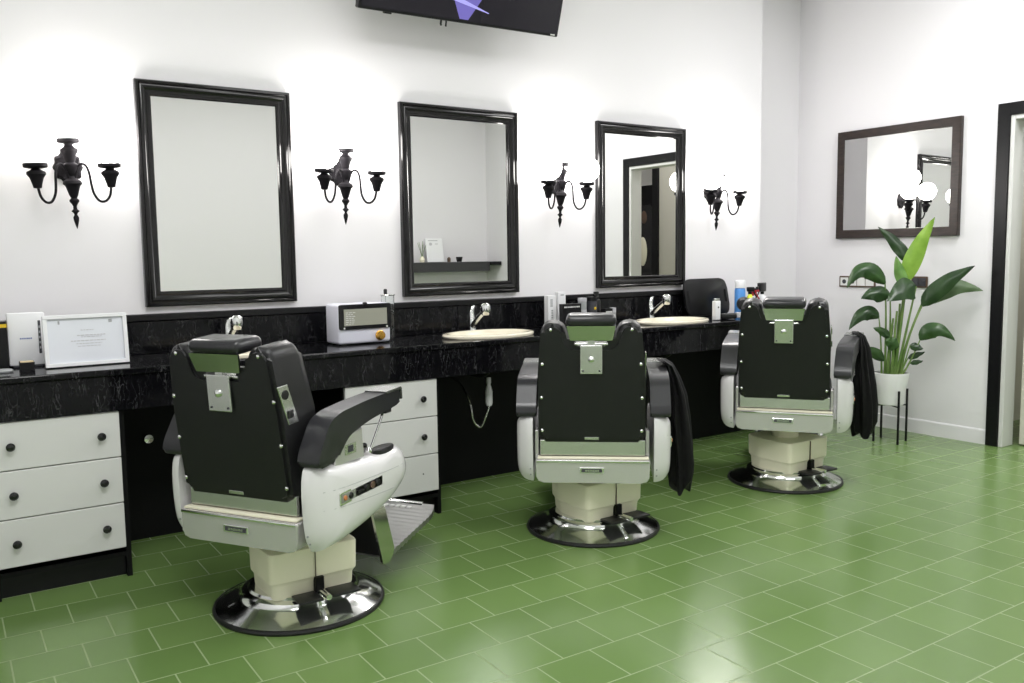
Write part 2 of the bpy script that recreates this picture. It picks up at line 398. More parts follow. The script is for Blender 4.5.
frame_mirror('landscape_mirror', 'landscape mirror in flat dark brown wood frame above the plant', .965, .81, WP, 'darkwood', (XR - .001, .705, 1.833), -PI / 2, tilt=1.6)

# ------------------------------------------------------------------ wall lamps
def sconce():
    c = thing('wall_sconce', '', 'wall lamp', (0, 0, 0), group='black three-arm sconces on the mirror wall')
    b = MB()
    R = []
    for r, h in [(.001, -.028), (.02, -.027), (.035, -.02), (.05, -.021), (.058, -.014), (.062, -.004), (.06, 0)]:
        R.append([((r + (.004 if r > .03 else 0) * math.cos(10 * a)) * .95 * math.cos(a), h, (r + (.004 if r > .03 else 0) * math.cos(10 * a)) * 1.15 * math.sin(a)) for a in [2 * PI * i / 60 for i in range(60)]])
    b.rings(R); b.tube([(0, -.02, 0), (0, -.085, 0)], .012, 12); b.build('wall_rosette', 'sconce', c)
    Y = -.085
    prof = [(.001, -.275), (.005, -.262), (.011, -.238), (.012, -.225), (.006, -.213), (.008, -.206), (.017, -.197), (.008, -.188), (.0075, -.176), (.012, -.166), (.02, -.155), (.02, -.148), (.012, -.140),
            (.018, -.128), (.027, -.098), (.031, -.086), (.040, -.078), (.036, -.066), (.016, -.052), (.012, -.044), (.02, -.030), (.030, -.008), (.031, .006), (.018, .016), (.022, .026), (.027, .048), (.036, .062), (.037, .072), (.022, .082), (.017, .090), (.020, .097)]
    st = MB().lathe(prof, (0, Y, 0), 20); st.build('turned_stem', 'sconce', c)
    cup = [(.001, .095), (.024, .096), (.043, .100), (.046, .104), (.046, .117), (.043, .119), (.001, .118)]
    MB().lathe(cup, (0, Y, 0), 24).build('lamp_cup', 'sconce', c)
    MB().sphere(.074, (0, Y, .192)).build('globe', 'globe', c)
    for s in (-1, 1):
        dx, dy = s * .902, -.432
        def at(d, z): return (dx * d, Y + dy * d, z)
        arm = MB().tube(crom([at(.012, -.06), at(.022, -.03), at(.028, -.008), at(.045, .008), at(.064, -.002), at(.074, -.035), at(.078, -.08), at(.085, -.122), at(.105, -.155), at(.13, -.158), at(.150, -.138), at(.158, -.11), at(.160, -.092)], 4), .0055, 10).build('arm', 'sconce', c)
        x, y, _ = at(.162, 0); zz = -.034
        cp = [(.001, -.066), (.016, -.064), (.019, -.05), (.027, -.022), (.038, -.006), (.037, .004), (.022, .012), (.016, .018), (.03, .019), (.044, .022), (.048, .026), (.048, .038), (.045, .040), (.001, .038)]
        MB().lathe(cp, (x, y, zz), 24).build('lamp_cup', 'sconce', arm)
        MB().sphere(.076, (x, y, .115 + zz)).build('globe', 'globe', arm)
    return c
SC = [(-.955, 'leftmost black three-arm sconce, left of the leftmost tall mirror'), (.345, 'black three-arm sconce between the leftmost and middle tall mirrors'),
      (1.765, 'black three-arm sconce between the middle and rightmost tall mirrors'), (3.155, 'rightmost black three-arm sconce, right of all the tall mirrors')]
proto = sconce()
for i, (x, lb) in enumerate(SC):
    o = proto if i == 0 else copy_tree(proto)
    o.location = (x, YB - .001, 1.768 + (-.016, .018, .012, .0)[i]); o['label'] = lb
    o.rotation_euler = (math.radians(3.5 if i else 1), math.radians(-2.6 if i == 0 else 0), 0)
    if i == 0:
        pass
dimmed = [g for a in kids(proto) if a.name.startswith('arm') for g in kids(a) if g.name.startswith('globe')]
dimmed.sort(key=lambda g: g.data.vertices[0].co.x)
dimmed[0].data = dimmed[0].data.copy(); dimmed[0].data.materials.clear(); dimmed[0].data.materials.append(M['globe_dim'])

# ------------------------------------------------------------------ television
tv = thing('television', 'black wall television hung high and tilted down, cut by the top edge', 'television', (.965, 1.05, 2.568))
tv.rotation_euler = (math.radians(18), math.radians(-.6), 0)
MB().box(-.618, .618, .0, .045, 0, .74, .006).build('casing', 'black_trim', tv, smooth=False)
scr = MB().box(-.606, .606, -.003, .001, .014, .726).build('screen', 'screen', tv, smooth=False)
MB().prism([(-.04, .02), (.012, .02), (.078, .125), (.155, .34), (.08, .5), (-.08, .5), (-.15, .34), (-.09, .12)], -.0045, -.0031, 'y').build('screen_picture', 'purple', scr, smooth=False)
MB().prism([(-.215, .115), (-.135, .116), (.135, .066), (.135, .070), (-.10, .138), (-.215, .145)], -.0060, -.0047, 'y').build('screen_streak', 'lilacline', scr, smooth=False)
MB().box(.565, .593, -.0045, -.0005, .006, .013).build('badge', 'whiteprint', tv, smooth=False)
b = MB(); b.box(-.15, .15, .046, .07, .25, .55, .004); b.build('mount_plate', 'black_trim', tv, smooth=False)
b = MB(); b.box(-.03, .03, .05, .29, .36, .42, .004); b.build('mount_arm', 'black_trim', tv, smooth=False)
b = MB(); b.tube([(-.12, .05, .03), (-.12, .05, -.02), (-.115, .055, -.025)], .006, 8); b.tube([(-.09, .05, .03), (-.088, .05, -.03)], .005, 8); b.build('cable', 'rubber', tv)
b = MB(); b.box(-.47, -.43, .01, .035, -.008, .002, .002); b.build('sensor', 'black_trim', tv, smooth=False)

# ------------------------------------------------------------------ barber chairs
def shell_poly():
    p = [(-.285, .302), (-.315, .36), (-.328, .48), (-.322, .575), (-.295, .606), (-.2, .602), (-.08, .587), (.07, .575), (.19, .582), (.265, .555), (.30, .495), (.28, .44), (.17, .378), (.0, .335), (-.18, .306)]
    return [(q.x, q.y) for q in crom([(a, b_, 0) for a, b_ in p + [p[0]]], 4)][:-1]
def scaled(poly, k, dx=0, dz=0):
    cx = sum(p[0] for p in poly) / len(poly); cz = sum(p[1] for p in poly) / len(poly)
    return [(cx + (p[0] - cx) * k + dx, cz + (p[1] - cz) * k + dz) for p in poly]

def back_outline(inset=0., top=1.037):
    i = inset
    pts = [(-.238 + i, .492 + i), (.238 - i, .492 + i), (.239 - i, .80), (.22 - i, top - i), (.125 + i, top - i), (.097 + i, .932 - i), (-.097 - i, .932 - i), (-.125 - i, top - i), (-.22 + i, top - i), (-.239 + i, .80)]
    return round_poly(pts, [.03, .03, .0, .055, .045, .035, .035, .045, .055, .0], 6)

SHELL = ((.272, 1.), (.282, 1.0), (.298, .985), (.315, .95), (.33, .89), (.343, .80), (.351, .68), (.356, .5), (.358, .3))
def shell_x(y, z):
    sp = shell_poly(); cx = sum(p[0] for p in sp) / len(sp); cz = sum(p[1] for p in sp) / len(sp)
    best = 1.
    a0 = math.atan2(z - cz, y - cx)
    q = min(sp, key=lambda p: abs((math.atan2(p[1] - cz, p[0] - cx) - a0 + PI) % (2 * PI) - PI))
    k = math.hypot(y - cx, z - cz) / math.hypot(q[0] - cx, q[1] - cz)
    for (x0, k0), (x1, k1) in zip(SHELL[1:], SHELL[2:]):
        if k1 <= k <= k0: return x0 + (x1 - x0) * (k0 - k) / (k0 - k1)
    return SHELL[-1][0] if k < .3 else SHELL[0][0]
def barber_chair():
    c = thing('barber_chair', '', 'barber chair', (0, 0, 0), group='vintage black and white barber chairs')
    # --- fixed base
    base = MB().lathe([(.001, .012), (.313, .012), (.315, .017), (.30, .024), (.262, .041), (.232, .05), (.222, .058), (.216, .072), (.205, .078), (.195, .08), (.188, .088), (.001, .09)], n=72).build('base_plate', 'chrome', c, angle=30)
    MB().lathe([(.27, .0), (.322, .0), (.326, .008), (.323, .016), (.316, .019), (.314, .015), (.27, .011)], n=72, cap=False).build('rubber_rim', 'rubber', base)
    cov = MB(); P = [(-.167, -.167), (.167, -.167), (.172, .05), (.12, .17), (-.12, .17), (-.172, .05)]
    lo = round_poly(P, .025, 4)
    def ring(k, z): return [(x * k, y * k, z) for x, y in lo]
    cov.rings([ring(.9, .082), ring(.94, .095), ring(.955, .135), ring(.985, .145), ring(1.015, .152), ring(1.02, .165), ring(1.03, .256), ring(1.015, .262), ring(.97, .264)])
    cov = cov.build('column_cover', 'cream', c, angle=30)
    MB().box(-.004, .028, -.184, -.14, .09, .150).build('lever_slot', 'black_matte', cov, smooth=False)
    MB().box(-.0005, .0005, -.179, -.16, .15, .26).build('seam', 'brown', cov, smooth=False)
    pd = MB(); pd.box(.002, .022, -.27, -.15, .094, .106, .004); pd.tube([(.012, -.15, .1), (.012, -.27, .1)], .011, 10); pd = pd.build('pump_pedal', 'chrome', c)
    b = MB(); b.box(-.095, -.005, -.262, -.168, .088, .099, .004); b.box(.035, .145, -.255, -.168, .088, .099, .004); b.build('pedal_pad', 'rubber', pd)
    # --- everything above turns and rises
    b = MB(); b.lathe([(.075, .20), (.075, .33)], n=32); b.build('lift_column', 'cream', c)
    # seat frame housing seen from behind
    hp = round_poly([(-.255, .412), (.262, .412), (.256, .32), (.235, .306), (-.23, .306), (-.25, .32)], .012, 3)
    hs = MB().prism(hp, -.335, .16, 'y', .006, 2).build('seat_housing', 'housing', c, smooth=False)
    MB().box(-.245, .255, -.330, -.285, .413, .421, .003).build('cream_strip', 'cream', hs)
    MB().box(-.25, .257, -.3405, -.3355, .400, .411, .002).build('chrome_bead', 'chrome', hs)
    em = MB().box(-.055, .055, -.342, -.336, .352, .378, .002).build('emblem', 'chrome', hs, smooth=False)
    MB().box(-.046, .046, -.3435, -.3423, .357, .373).build('emblem_face', 'darkprint', em, smooth=False)
    b = MB(); x = -.03
    for k, w in enumerate((.009, .007, .009, .008, .01, .007)): b.box(x, x + w, -.3445, -.3437, .361, .369); x += w + .0025
    b.build('emblem_lettering', 'steel', em, smooth=False)
    # lower back plate and bracket posts
    MB().box(-.234, .24, -.306, -.290, .426, .497, .003).build('back_plate', 'steel', c, smooth=False)
    for s in (-1, 1): MB().box(s * .2505 - .009, s * .2505 + .009, -.275, -.2, .40, .535, .003).build('hinge_post', 'housing', c, smooth=False)
    # backrest
    br = MB().prism(back_outline(0), -.312, -.13, 'y', .022, 3)
    for v in br.bm.verts:                                     # recline and swell the pad
        t = (v.co.z - .49) / .55
        v.co.y += -.035 * t
        if v.co.y > -.2: v.co.y -= .03 * t * t
    br = br.build('backrest', 'vinyl', c, angle=40)
    pn = MB().prism(back_outline(.016), -.322, -.311, 'y', .003, 1)
    for v in pn.bm.verts: v.co.y += -.035 * (v.co.z - .49) / .55
    pn = pn.build('rear_panel', 'panel', br, angle=30)
    for x, z in ((-.178, 1.008), (.178, 1.008), (-.217, .853), (.217, .853), (-.223, .70), (.223, .70), (-.222, .548), (.222, .548)):
        y = -.322 - .035 * (z - .49) / .55
        MB().lathe([(.0075, -.0), (.007, -.003), (.004, -.0055), (.001, -.006)], (x, y, z), 14, 'y').build('bolt', 'chrome', br)
    MB().box(-.032, .032, -.3265, -.3225, .506, .518, .001).build('maker_plate', 'steel', br, smooth=False)
    cp = MB().box(.2365, .2405, -.328, -.274, .765, .905, .002)
    for v in cp.bm.verts: v.co.y += -.32 * (v.co.z - .835)
    cp = cp.build('control_plate', 'steel', br, smooth=False)
    b = MB(); b.lathe([(.016, .2405), (.016, .2435), (.001, .244)], (0, -.313, .872), 16, 'x'); b.build('power_inlet', 'rubber', cp)
    MB().box(.2405, .2455, -.308, -.282, .788, .815, .002).build('switch', 'rubber', cp)
    # headrest and its lock plate
    b = MB(); b.box(-.049, .049, -.362, -.350, .812, .940, .003); lk = b.build('lock_plate', 'steel', c, smooth=False)
    MB().lathe([(.014, -.362), (.013, -.368), (.006, -.374), (.001, -.375)], (0, 0, .877), 18, 'y').build('lock_bolt', 'chrome', lk)
    b = MB()
    for x in (-.036, .036): b.lathe([(.0045, -.362), (.004, -.3645), (.001, -.365)], (x, 0, .826), 10, 'y')
    b.build('screw', 'darkprint', lk)
    hd = MB(); hd.box(-.111, .111, -.375, -.235, 1.022, 1.074, .024, 4)
    hd = hd.build('headrest', 'vinyl_grey', c, angle=50)
    hp_ = MB().prism(round_poly([(-.107, 1.026), (.107, 1.026), (.094, .960), (-.092, .960)], .004, 2), -.362, -.354, 'y')
    for v in hp_.bm.verts: v.co.y += -.22 * (1.026 - v.co.z) * -1 - .008
    hp_.build('headrest_plate', 'plate', hd, smooth=False)
    MB().box(-.016, .016, -.352, -.343, .925, .975, .002).build('headrest_stem', 'steel', hd, smooth=False)
    MB().box(-.075, .075, -.345, -.30, .937, .948, .004).build('slide_guide', 'steel', hd, smooth=False)
    # seat cushion
    MB().box(-.245, .25, -.18, .28, .425, .545, .035, 4).build('seat', 'vinyl', c, angle=50)
    # enamel side shells
    sp = shell_poly()
    for s in (-1, 1):
        off = .006
        R = []
        for x, k in SHELL:
            q = scaled(sp, k, 0, 0)
            R.append([(s * x + off, p[0], p[1]) for p in q])
        sh = MB().rings(R).build('side_shell', 'enamel', c, angle=45)
        # pressed crease along the shell
        b = MB()
        for zr, zf in ((.452, .425), (.516, .505)):
            b.tube([(s * (shell_x(-.29 + .54 * t, zr + (zf - zr) * t) - .0005) + off, -.29 + .54 * t, zr + (zf - zr) * t) for t in [i / 12 for i in range(13)]], .0013, 6)
        b.build('crease', 'grey', sh)
        b = MB(); b.lathe([(.055, .56), (.056, .583), (.05, .588), (.001, .589)], (s * .306 + off, .13, 0), 24, sx=.5, sy=1.25); b.build('shell_cap', 'vinyl', sh)
        for z in (.335, .365): 
            MB().lathe([(.004, .0), (.0035, -.003), (.001, -.0035)], (s * .284 + off, -.317 if z > .35 else -.305, z), 10, 'y').build('rivet', 'grey', sh)
        if s > 0:
            PX = .353 + off
            cpn = MB().prism(round_poly([(-.225, .452), (.05, .458), (.05, .508), (-.225, .500)], .004, 2), PX - .03, PX + .004, 'x', .002, 1).build('control_panel', 'chrome', sh, smooth=False)
            fc = MB().prism([(-.217, .461), (.043, .466), (.043, .500), (-.217, .492)], PX + .0041, PX + .005, 'x').build('panel_face', 'panelgrey', cpn, smooth=False)
            def dial(y, z, r, m_, nm='dial'): MB().lathe([(r, PX + .0045), (r * .9, PX + .0095), (.001, PX + .010)], (0, y, z), 14, 'x').build(nm, m_, cpn)
            dial(-.198, .477, .009, 'orange', 'indicator'); dial(-.163, .477, .012, 'rubber')
            MB().box(PX + .0045, PX + .011, -.125, -.097, .474, .484, .001).build('rocker_switch', 'rubber', cpn, smooth=False)
            dial(-.06, .480, .013, 'rubber'); dial(-.025, .481, .0145, 'brown'); dial(.01, .482, .013, 'rubber')
        # armrest pad
        x0, x1 = (.256, .346) if s > 0 else (-.346, -.256)
        ap = round_poly([(-.325, .602), (-.318, .65), (-.25, .755), (-.19, .776), (-.04, .792), (.205, .806), (.212, .757), (.18, .742), (-.02, .716), (-.15, .684), (-.215, .612)], [.02, .06, .05, .04, .04, .012, .012, .02, .05, .05, .02], 4)
        ar = MB().prism(ap, x0 + off, x1 + off, 'x', .014, 3).build('armrest', 'vinyl_grey', c, angle=40)
        MB().prism([(.10, .8045), (.208, .8105), (.216, .803), (.218, .762), (.210, .761), (.206, .800), (.10, .796)], x0 - .002 + off, x1 + .002 + off, 'x').build('chrome_tip', 'steel', ar, smooth=False)
        xi = s * .303 + off
        MB().prism([(-.215, .585), (-.03, .585), (-.04, .695), (-.12, .685), (-.205, .65)], xi - .028, xi + .028, 'x', .003, 1).build('arm_bracket', 'housing', ar, smooth=False)
        b = MB(); b.box(xi + s * .0285 - .002, xi + s * .0285 + .002, -.155, -.085, .615, .652); br2 = b.build('bracket_badge', 'steel', ar, smooth=False)
        MB().box(xi + s * .0312 - .001, xi + s * .0312 + .001, -.135, -.105, .622, .645).build('badge_mark', 'darkprint', br2, smooth=False)
        st = MB(); st.tube([(xi, .15, .722), (xi, .05, .592)], .0055, 10); st.lathe([(.012, .584), (.014, .592), (.008, .603), (.001, .604)], (xi, .04, 0), 14); st.build('arm_strut', 'chrome', ar)
        b = MB(); b.box(xi - .025, xi + .025, .125, .17, .715, .738, .004); b.build('strut_knuckle', 'rubber', ar, smooth=False)
    # footrest on two hanging arms
    ft = MB(); n = 16
    y0, z0, y1, z1 = .355, .072, .735, .178
    def fw(t): return .186 + .03 * min(1, t / .75) - (0 if t < .8 else .022 * ((t - .8) / .2) ** 2)
    R = []
    for i in range(0, 57):
        t = i / 56; w = fw(t); y = y0 + (y1 - y0) * t; z = z0 + (z1 - z0) * t + (.004 if i % 4 < 2 else -.001)
        R.append([(-w, y, z - .022), (w, y, z - .022), (w, y, z), (-w, y, z)])
    ft.rings(R); ft = ft.build('footrest', 'ribs', c, smooth=False)
    b = MB(); b.tube([(-.135, y1 + .003, z1), (.135, y1 + .003, z1)], .01, 10); b.build('footrest_bar', 'chrome', ft)
    b = MB(); x = -.10
    for k, w in enumerate((.02, .024, .02, .022, .02, .024, .02)):
        b.box(x, x + w * .8, y1 - .05, y1 - .03, z1 - .010, z1 - .004 ); x += w + .008
    b.build('cast_lettering', 'whiteprint', ft, smooth=False)
    for s in (-1, 1):
        b = MB(); b.prism(round_poly([(.20, .40), (.29, .40), (.395, .085), (.36, .04), (.305, .045)], .012, 3), s * .185 - .006, s * .185 + .006, 'x', .002, 1)
        b.build('footrest_arm', 'chrome', ft, smooth=False)
    MB().prism([(.235, .36), (.25, .36), (.335, .075), (.32, .075)], -.178, .178, 'x').build('calf_panel', 'vinyl', ft, smooth=False)
    b = MB(); b.box(.12, .15, .10, .30, .255, .275, .003); b.box(-.15, -.12, .10, .30, .255, .275, .003); b.build('footrest_rail', 'steel', ft, smooth=False)
    return c

FIXED = ('base_plate', 'column_cover', 'pump_pedal')
CH = [((-.395, .14), 58, .024, 4.5, -.012, -.012, 'nearest barber chair, turned to show its white right side and footrest'),
      ((1.12, .19), 40, 0., 2.5, .0, 0., 'middle barber chair seen squarely from behind, black cape on right arm'),
      ((2.588, .208), 54, .048, 6, -.004, -.024, 'farthest barber chair, beside the potted plant')]
proto = barber_chair()
chairs = [proto, copy_tree(proto), copy_tree(proto)]
for o, ((x, y), hd, up, rec, bz, hz, lb) in zip(chairs, CH):
    o.location = (x, y, 0); o.rotation_euler = (0, 0, -math.radians(hd)); o['label'] = lb
    for k in kids(o):
        nm = k.name.split('.')[0]
        if nm in FIXED: k.rotation_euler = (0, 0, math.radians(hd)); continue
        k.location.z += up
        if nm in ('backrest', 'lock_plate', 'headrest'):          # the back reclines about its hinge
            a = math.radians(rec); h = Vector((0, -.26, .46)); rot = Matrix.Rotation(a, 3, 'X')
            k.rotation_euler = (a, 0, 0); k.location += h - rot @ h + Vector((0, 0, bz + (hz if nm == 'headrest' else 0)))

for k in kids(chairs[2]):                                         # the farthest chair's right arm swings outwards
    if k.name.startswith('armrest') and k.data.vertices[0].co.x > 0:
        a = math.radians(-8); h = Vector((.30, -.27, 0)); rot = Matrix.Rotation(a, 3, 'Z')
        k.rotation_euler = (0, 0, a); k.location += h - rot @ h

# ------------------------------------------------------------------ capes hanging from the armrests
def cape(label, chair, levels, seed, ph):
    rnd = random.Random(seed); n = 44; R = []
    waves = [(rnd.uniform(.14, .28), k, rnd.uniform(0, 6.3)) for k in (3, 5, 7, 9)]
    for z, cx, cy, hx, hy, drop in levels:
        ring = []
        for i in range(n):
            a = 2 * PI * i / n
            r = 1 + sum(w * math.sin(k * a + p + z * 4) for w, k, p in waves) * .55
            dz = -drop * max(0., math.sin(1.5 * a + ph) ** 2)
            ring.append((cx + hx * r * math.cos(a), cy + hy * r * math.sin(a), z + dz))
        R.append(ring)
    o = MB().rings(R).build('barber_cape', 'cloth', angle=60)
    (x, y), hd, up = chair[:3]
    o.location = (x, y, up); o.rotation_euler = (0, 0, -math.radians(hd))
    return tag(o, label, 'cape', 'black capes over the chair arms')
cape('black cape draped over the right arm of the middle chair', CH[1],
     [(.822, .335, .04, .022, .07, 0), (.80, .372, .04, .018, .085, 0), (.74, .392, .04, .030, .09, 0), (.66, .41, .03, .042, .09, 0), (.55, .418, .02, .052, .085, 0), (.42, .426, .01, .058, .08, .0), (.33, .43, 0., .060, .075, .05), (.25, .425, -.01, .048, .06, .07)], 3, 1.1)
cape('black cape draped over the right arm of the farthest chair', CH[2],
     [(.818, .372, .12, .022, .07, 0), (.80, .402, .12, .018, .085, 0), (.73, .412, .11, .034, .09, 0), (.64, .415, .11, .044, .09, 0), (.52, .424, .10, .054, .085, 0), (.40, .43, .10, .060, .08, 0), (.31, .428, .1, .062, .075, .03), (.25, .42, .09, .045, .055, .04)], 5, .3)

# ------------------------------------------------------------------ things on the counter
def dashes(b, rows, y0, y1):
    for z, xs in rows:
        for a, w, h in xs: b.box(a, a + w, y0, y1, z - h / 2, z + h / 2)
# framed certificate
c = thing('framed_certificate', 'white framed certificate standing on the counter at left', 'certificate', (-.97, 1.0, CT + .003), math.radians(2))
c.rotation_euler = (math.radians(-6), 0, math.radians(2))
w, h, f = .325, .216, .016
b = MB(); b.box(-w / 2, w / 2, -.012, .012, 0, f, .002); b.box(-w / 2, w / 2, -.012, .012, h - f, h, .002); b.box(-w / 2, -w / 2 + f, -.012, .012, f, h - f); b.box(w / 2 - f, w / 2, -.012, .012, f, h - f)
b.build('frame', 'whiteplastic', c, smooth=False)
pg = MB().box(-w / 2 + f, w / 2 - f, -.001, .004, f, h - f).build('sheet', 'paper', c, smooth=False)
pg.data.materials[0] = mat('glazed_paper', (.74, .76, .82), .08, coat=1.)
b = MB(); rr = random.Random(4); rows = []
for z, x0, x1, hh in ((.15, -.02, .03, .003), (.128, -.035, .075, .004), (.121, -.02, .06, .003), (.105, -.06, .075, .004), (.093, -.04, .06, .003), (.082, -.035, .055, .0025)):
    x = x0; xs = []
    while x < x1:
        ww = rr.uniform(.006, .016); xs.append((x, min(ww, x1 - x), hh)); x += ww + .003
    rows.append((z, xs))
dashes(b, rows, -.0022, -.0011); b.build('print_lines', 'lightgrey', pg, smooth=False)
b = MB(); b.box(.092, .105, -.0022, -.0011, .178, .192); b.box(-.105, -.098, -.0022, -.0011, .178, .192); b.build('stamp', 'grey', pg, smooth=False)
MB().box(-.02, .02, .013, .05, 0, .006).build('stand_foot', 'whiteplastic', c, smooth=False)
# wifi router
c = thing('router', 'upright white router box with dark port strip, left of the certificate', 'router', (-1.182, 1.135, CT + .001))
rb = MB().box(-.07, .07, -.018, .018, .008, .229, .006).build('casing', 'whiteplastic', c)
MB().box(-.055, .055, -.022, .022, 0, .009, .002).build('foot', 'darkprint', c, smooth=False)
MB().box(.043, .053, -.0192, -.0175, .055, .195, .001).build('port_strip', 'darkprint', rb, smooth=False)
b = MB()
for k in range(5): b.box(.045, .051, -.0202, -.0193, .075 + k * .022, .085 + k * .022)
b.build('port', 'grey', rb, smooth=False)
b = MB(); x = -.026
for w_ in (.005, .004, .005, .004, .006, .003, .005): b.box(x, x + w_, -.0192, -.0178, .118, .124); x += w_ + .002
b.build('logo_lettering', 'blueprint', rb, smooth=False)
# black box with a yellow band at the very edge of the frame
c = thing('product_box', 'black box with a yellow band, at the far left edge', 'box', (-1.30, 1.13, CT + .001))
bx_ = MB().box(-.045, .045, -.03, .03, 0, .198, .002).build('carton', 'black_trim', c, smooth=False)
MB().box(-.0455, .0455, -.0305, .0305, .172, .187).build('band', 'yellowband', bx_, smooth=False)
c = MB().lathe([(.001, 0), (.03, 0), (.032, .006), (.026, .012), (.001, .013)], n=20, sx=1.3).build('small_dish', 'grey'); c.location = (-1.29, .985, CT + .001); tag(c, 'small grey dish lying in front of the black yellow-banded box', 'dish')
c = thing('card_holder', 'small black card holder with cream cards in front of router', 'card holder', (-1.2, .99, CT + .001))
b = MB(); b.box(-.027, .027, -.018, -.015, 0, .034); b.box(-.027, .027, .015, .018, 0, .037); b.box(-.027, -.024, -.015, .015, 0, .034); b.box(.024, .027, -.015, .015, 0, .034); b.box(-.024, .024, -.015, .015, 0, .003)
b.build('holder', 'black_trim', c, smooth=False)
MB().box(-.0235, .0235, -.0145, .0145, .0035, .0385).build('cards', 'tan', c, smooth=False)
# UV steriliser
c = thing('steriliser_cabinet', 'white tabletop steriliser with dark window and gold knob', 'steriliser', (.332, 1.05, CT + .001), math.radians(2))
bd = MB().box(-.147, .147, 0, .155, .004, .207, .014, 3)
bd = bd.build('casing', 'lilac', c)
dr = MB().prism(round_poly([(-.147, .078), (.147, .078), (.147, .206), (-.147, .206)], .012, 3), -.010, -.0005, 'y', .003, 2).build('door', 'knob', c, smooth=False)
gl = MB().box(-.121, .121, -.0115, -.0102, .098, .182).build('window', 'smoke', dr, smooth=False)
b = MB(); rr = random.Random(9)
for k in range(7):
    x = -.112
    for q in range(3):
        ww = rr.uniform(.009, .018); b.box(x, x + ww, -.0125, -.0117, .106 + k * .0095, .109 + k * .0095); x += ww + .004
b.build('window_lettering', 'whiteprint', gl, smooth=False)
MB().lathe([(.001, .0), (.012, .0), (.012, .008), (.006, .011), (.001, .011)], (0, -.004, .204), 14).build('door_catch', 'knob', dr)
b = MB()
for x in (-.12, .12): b.lathe([(.005, -.0102), (.004, -.013), (.001, -.0132)], (x, 0, .086), 10, 'y')
b.build('door_screw', 'whiteprint', dr)
MB().lathe([(.026, -.0005), (.026, -.006), (.022, -.008), (.021, -.022), (.018, -.026), (.001, -.027)], (.083, 0, .04), 24, 'y').build('timer_knob', 'gold', c)
b = MB(); b.box(-.13, -.10, .01, .04, 0, .006); b.box(.10, .13, .01, .04, 0, .006); b.box(-.13, -.10, .11, .14, 0, .006); b.box(.10, .13, .11, .14, 0, .006); b.build('foot', 'rubber', c, smooth=False)
# glass disinfecting jar
c = thing('disinfecting_jar', 'tall clear glass jar with lid lifter beside the white steriliser', 'jar', (.552, 1.232, CT + .001))
MB().lathe([(.001, .001), (.034, .001), (.036, .006), (.036, .232), (.033, .232), (.033, .008), (.001, .007)], n=32).build('jar_glass', 'glass', c)
l = MB().lathe([(.001, .234), (.038, .234), (.042, .237), (.038, .241), (.001, .243)], n=32).build('lid', 'steel', c)
b = MB(); b.cyl(.003, (-.012, 0, .01), (-.012, 0, .25)); b.build('lift_rod', 'steel', l)
MB().lathe([(.001, .243), (.009, .243), (.010, .262), (.008, .27), (.001, .271)], (-.012, 0, 0), 16).build('lid_knob', 'rubber', l)
b = MB()
ang = [math.radians(200 + 7 * k) for k in range(11)]
b.rings([[(.0368 * math.cos(q), .0368 * math.sin(q), z) for q in ang] for z in (.125, .142)], cap=False, closed=False); b.build('label_band', 'lightgrey', c)

# bottles and boxes behind the middle chair
def carton(x, y, w, d, h, m, label, marks=None, mm='darkprint', rz=0.):
    c = thing('product_box', label, 'box', (x, y, CT + .001), rz, 'grooming boxes behind the middle chair')
    o = MB().box(-w / 2, w / 2, -d / 2, d / 2, 0, h, .0015).build('carton', m, c, smooth=False)
    if marks:
        b = MB()
        for x0, x1, z0, z1 in marks: b.box(x0, x1, -d / 2 - .0012, -d / 2 - .0002, z0, z1)
        b.build('print', mm, o, smooth=False)
    return c
vm = [(-.012, .004, .13 + .012 * k, .138 + .012 * k) for k in range(4)] + [(-.006, .006, .03 + .014 * k, .04 + .014 * k) for k in range(6)]
carton(1.625, 1.20, .055, .05, .196, 'whiteplastic', 'tall white carton with vertical print, leftmost of the cartons behind middle chair', vm, 'grey', math.radians(-8))
carton(1.752, 1.265, .055, .04, .212, 'whiteplastic', 'taller white carton just right of the vertically printed one', [(-.01, .014, .19, .197)], 'grey', math.radians(-5))
mk = [(-.062 + .0155 * k, -.062 + .0155 * k + (.009 if k % 3 else .0115), .122, .130) for k in range(8)]
carton(1.725, 1.13, .14, .04, .145, 'black_trim', 'wide low black box with a line of pale lettering', mk, 'whiteprint')
def bottle(x, y, prof, m, capprof, capm, label, lab=None, labm='whiteprint', group='small grooming bottles behind the middle chair', name='product_bottle'):
    c = thing(name, label, 'bottle', (x, y, CT + .001), 0, group)
    o = MB().lathe(prof, n=24).build('bottle_body', m, c)
    if lab: MB().lathe([(lab[0], lab[1]), (lab[0] + .0008, lab[1]), (lab[0] + .0008, lab[2]), (lab[0], lab[2])], n=24, cap=False).build('label', labm, o)
    if capprof: MB().lathe(capprof, n=20).build('cap', capm, c)
    return c
def bprof(r, h, neck, nh): return [(.001, 0), (r, .001), (r, h), (r * .8, h + .008), (neck, h + .012), (neck, h + nh), (.001, h + nh)]
bottle(1.875, 1.2, [(.001, 0), (.027, .001), (.027, .15), (.001, .151)], 'grey', [(.028, .1512), (.028, .172), (.001, .174)], 'lightgrey', 'grey can with light cap right of the black lettered box', (.0272, .04, .10), 'lightgrey')
bottle(1.953, 1.2, [(.001, 0), (.032, .001), (.032, .15), (.001, .151)], 'darkprint', [(.032, .1512), (.031, .176), (.001, .177)], 'black_trim', 'black can with a yellow dot right of the grey can')
MB().lathe([(.009, -.0318), (.008, -.0325), (.001, -.033)], (0, 0, .105), 16, 'y').build('yellow_dot', 'yellowband', [o for o in bpy.data.objects if o.get('label', '').startswith('black can with a yellow')][0])
